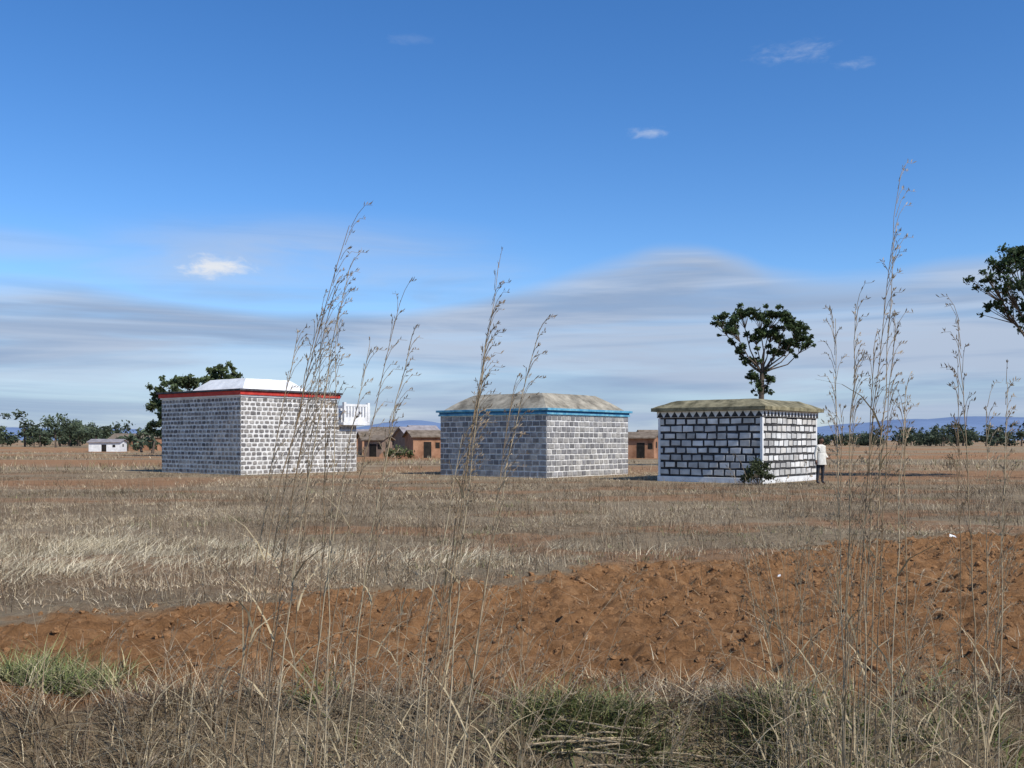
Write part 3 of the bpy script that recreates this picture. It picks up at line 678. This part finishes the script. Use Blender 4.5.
# ---------------------------------------------------------------- light, sky
sun_az=math.radians(132); sun_el=math.radians(44)
sd=Vector((math.sin(sun_az)*math.cos(sun_el),math.cos(sun_az)*math.cos(sun_el),math.sin(sun_el)))
sl=bpy.data.lights.new('sun','SUN'); sl.energy=5.0; sl.angle=math.radians(.5); sl.color=(1,.955,.88)
so=link(bpy.data.objects.new('sun',sl)); so.rotation_euler=sd.to_track_quat('Z','Y').to_euler(); so.location=(20,-20,30)
W=bpy.data.worlds.new('World'); S.world=W; W.use_nodes=True; nt=W.node_tree; N=nt.nodes; L=nt.links
bg=N['Background']; bg.inputs['Strength'].default_value=.125
sky=N.new('ShaderNodeTexSky'); sky.sky_type='NISHITA'; sky.sun_disc=False; sky.sun_elevation=sun_el; sky.sun_rotation=sun_az; sky.altitude=1400; sky.air_density=1.0; sky.dust_density=.3; sky.ozone_density=3
def setin(s,v):
    if isinstance(v,(int,float)): s.default_value=v
    else: L.new(v,s)
def Mt(op,a,b=0,c=0):
    n=N.new('ShaderNodeMath'); n.operation=op; setin(n.inputs[0],a); setin(n.inputs[1],b); setin(n.inputs[2],c); return n.outputs[0]
def SS(v,a,b,lo=0,hi=1):
    n=N.new('ShaderNodeMapRange'); n.interpolation_type='SMOOTHSTEP'; setin(n.inputs['Value'],v); setin(n.inputs['From Min'],a); setin(n.inputs['From Max'],b); n.inputs['To Min'].default_value=lo; n.inputs['To Max'].default_value=hi; return n.outputs[0]
tc=N.new('ShaderNodeTexCoord'); sx=N.new('ShaderNodeSeparateXYZ'); L.new(tc.outputs['Generated'],sx.inputs[0])
az=Mt('ARCTAN2',sx.outputs[0],sx.outputs[1])
hyp=Mt('SQRT',Mt('ADD',Mt('MULTIPLY',sx.outputs[0],sx.outputs[0]),Mt('MULTIPLY',sx.outputs[1],sx.outputs[1])))
el=Mt('DIVIDE',sx.outputs[2],Mt('MAXIMUM',hyp,.001))
def nz(kx,ky,off,scale,detail=5,rough=.5,dist=0):
    cb=N.new('ShaderNodeCombineXYZ'); L.new(Mt('MULTIPLY',az,kx),cb.inputs[0]); L.new(Mt('MULTIPLY',el,ky),cb.inputs[1]); cb.inputs[2].default_value=off
    n=N.new('ShaderNodeTexNoise'); n.inputs['Scale'].default_value=scale; n.inputs['Detail'].default_value=detail; n.inputs['Roughness'].default_value=rough; n.inputs['Distortion'].default_value=dist
    L.new(cb.outputs[0],n.inputs['Vector']); return n.outputs['Fac']
fc=N.new('ShaderNodeFloatCurve'); cv=fc.mapping.curves[0]
pts=[(-.6,.13),(-.47,.145),(-.36,.142),(-.25,.13),(-.15,.13),(-.05,.145),(.03,.162),(.1,.18),(.17,.192),(.22,.18),(.27,.163),(.34,.16),(.42,.17),(.6,.17)]
for i,(a,v) in enumerate(pts):
    p=((a+.6)/1.2,v*3)
    if i==0: cv.points[0].location=p
    elif i==len(pts)-1: cv.points[-1].location=p
    else: cv.points.new(*p)
fc.mapping.update()
L.new(Mt('DIVIDE',Mt('ADD',az,.6),1.2),fc.inputs['Value'])
edge=Mt('DIVIDE',fc.outputs[0],3.0)
wob=Mt('MULTIPLY',Mt('SUBTRACT',nz(3,10,1.7,1.2,3),.5),.03)
dep=Mt('SUBTRACT',Mt('ADD',edge,wob),el)
n_st=nz(1.6,17,4.2,1.5,6,.55,.7)
deck=Mt('MULTIPLY',SS(dep,-.006,.02),SS(n_st,.3,.58,.68,.97))
veil_n=nz(3,14,8.1,1.6,5,.55,.5)
def ell(a0,e0,ra,re):
    a=Mt('DIVIDE',Mt('SUBTRACT',az,a0),ra); e_=Mt('DIVIDE',Mt('SUBTRACT',el,e0),re)
    return Mt('SQRT',Mt('ADD',Mt('MULTIPLY',a,a),Mt('MULTIPLY',e_,e_)))
veil=Mt('MULTIPLY',SS(ell(-.2,.165,.3,.07),1,.2),SS(veil_n,.35,.65,.2,.65))
veil2=Mt('MULTIPLY',SS(ell(-.5,.175,.2,.022),1,.2),.35)
dens=Mt('MAXIMUM',deck,Mt('MAXIMUM',veil,veil2))
n_f=nz(14,30,2.2,3,6,.6,.3)
def puff(a0,e0,ra,re,s):
    d=Mt('ADD',ell(a0,e0,ra,re),Mt('MULTIPLY',Mt('SUBTRACT',n_f,.5),3.0)); return Mt('MULTIPLY',SS(d,1.15,-.1),s)
pf=puff(-.288,.165,.034,.0115,1.0); pf=Mt('MAXIMUM',pf,puff(.141,.304,.024,.007,.35)); pf=Mt('MAXIMUM',pf,puff(.275,.372,.035,.014,.2)); pf=Mt('MAXIMUM',pf,puff(.325,.356,.018,.006,.2)); pf=Mt('MAXIMUM',pf,puff(-.1,.4,.02,.006,.06))
bright=SS(nz(1.5,24,12.3,1.6,6,.55,.6),.34,.62)
topb=SS(dep,.035,.0,0,.75)
bright=Mt('MAXIMUM',Mt('MULTIPLY',bright,SS(dep,.16,.0,.7,1)),Mt('MULTIPLY',topb,SS(az,-.1,.1)))
cm=N.new('ShaderNodeMix'); cm.data_type='RGBA'; L.new(bright,cm.inputs[0]); cm.inputs[6].default_value=(2.35,3.2,4.7,1); cm.inputs[7].default_value=(3.9,4.55,5.7,1)
hs=N.new('ShaderNodeHueSaturation'); hs.inputs['Hue'].default_value=.506; hs.inputs['Saturation'].default_value=1.27; hs.inputs['Value'].default_value=1.3; L.new(sky.outputs[0],hs.inputs['Color'])
m1=N.new('ShaderNodeMix'); m1.data_type='RGBA'; L.new(dens,m1.inputs[0]); L.new(hs.outputs[0],m1.inputs[6]); L.new(cm.outputs[2],m1.inputs[7])
m2=N.new('ShaderNodeMix'); m2.data_type='RGBA'; L.new(pf,m2.inputs[0]); L.new(m1.outputs[2],m2.inputs[6]); m2.inputs[7].default_value=(6.2,6.5,7,1)
L.new(m2.outputs[2],bg.inputs['Color'])

# ---------------------------------------------------------------- camera
cam=bpy.data.cameras.new('camera'); cam.sensor_width=36; cam.lens=35.16; cam.shift_y=56/1024; cam.clip_start=.1; cam.clip_end=20000
co=link(bpy.data.objects.new('camera',cam)); co.location=(0,0,1.6); co.rotation_euler=(math.radians(90),0,0); S.camera=co
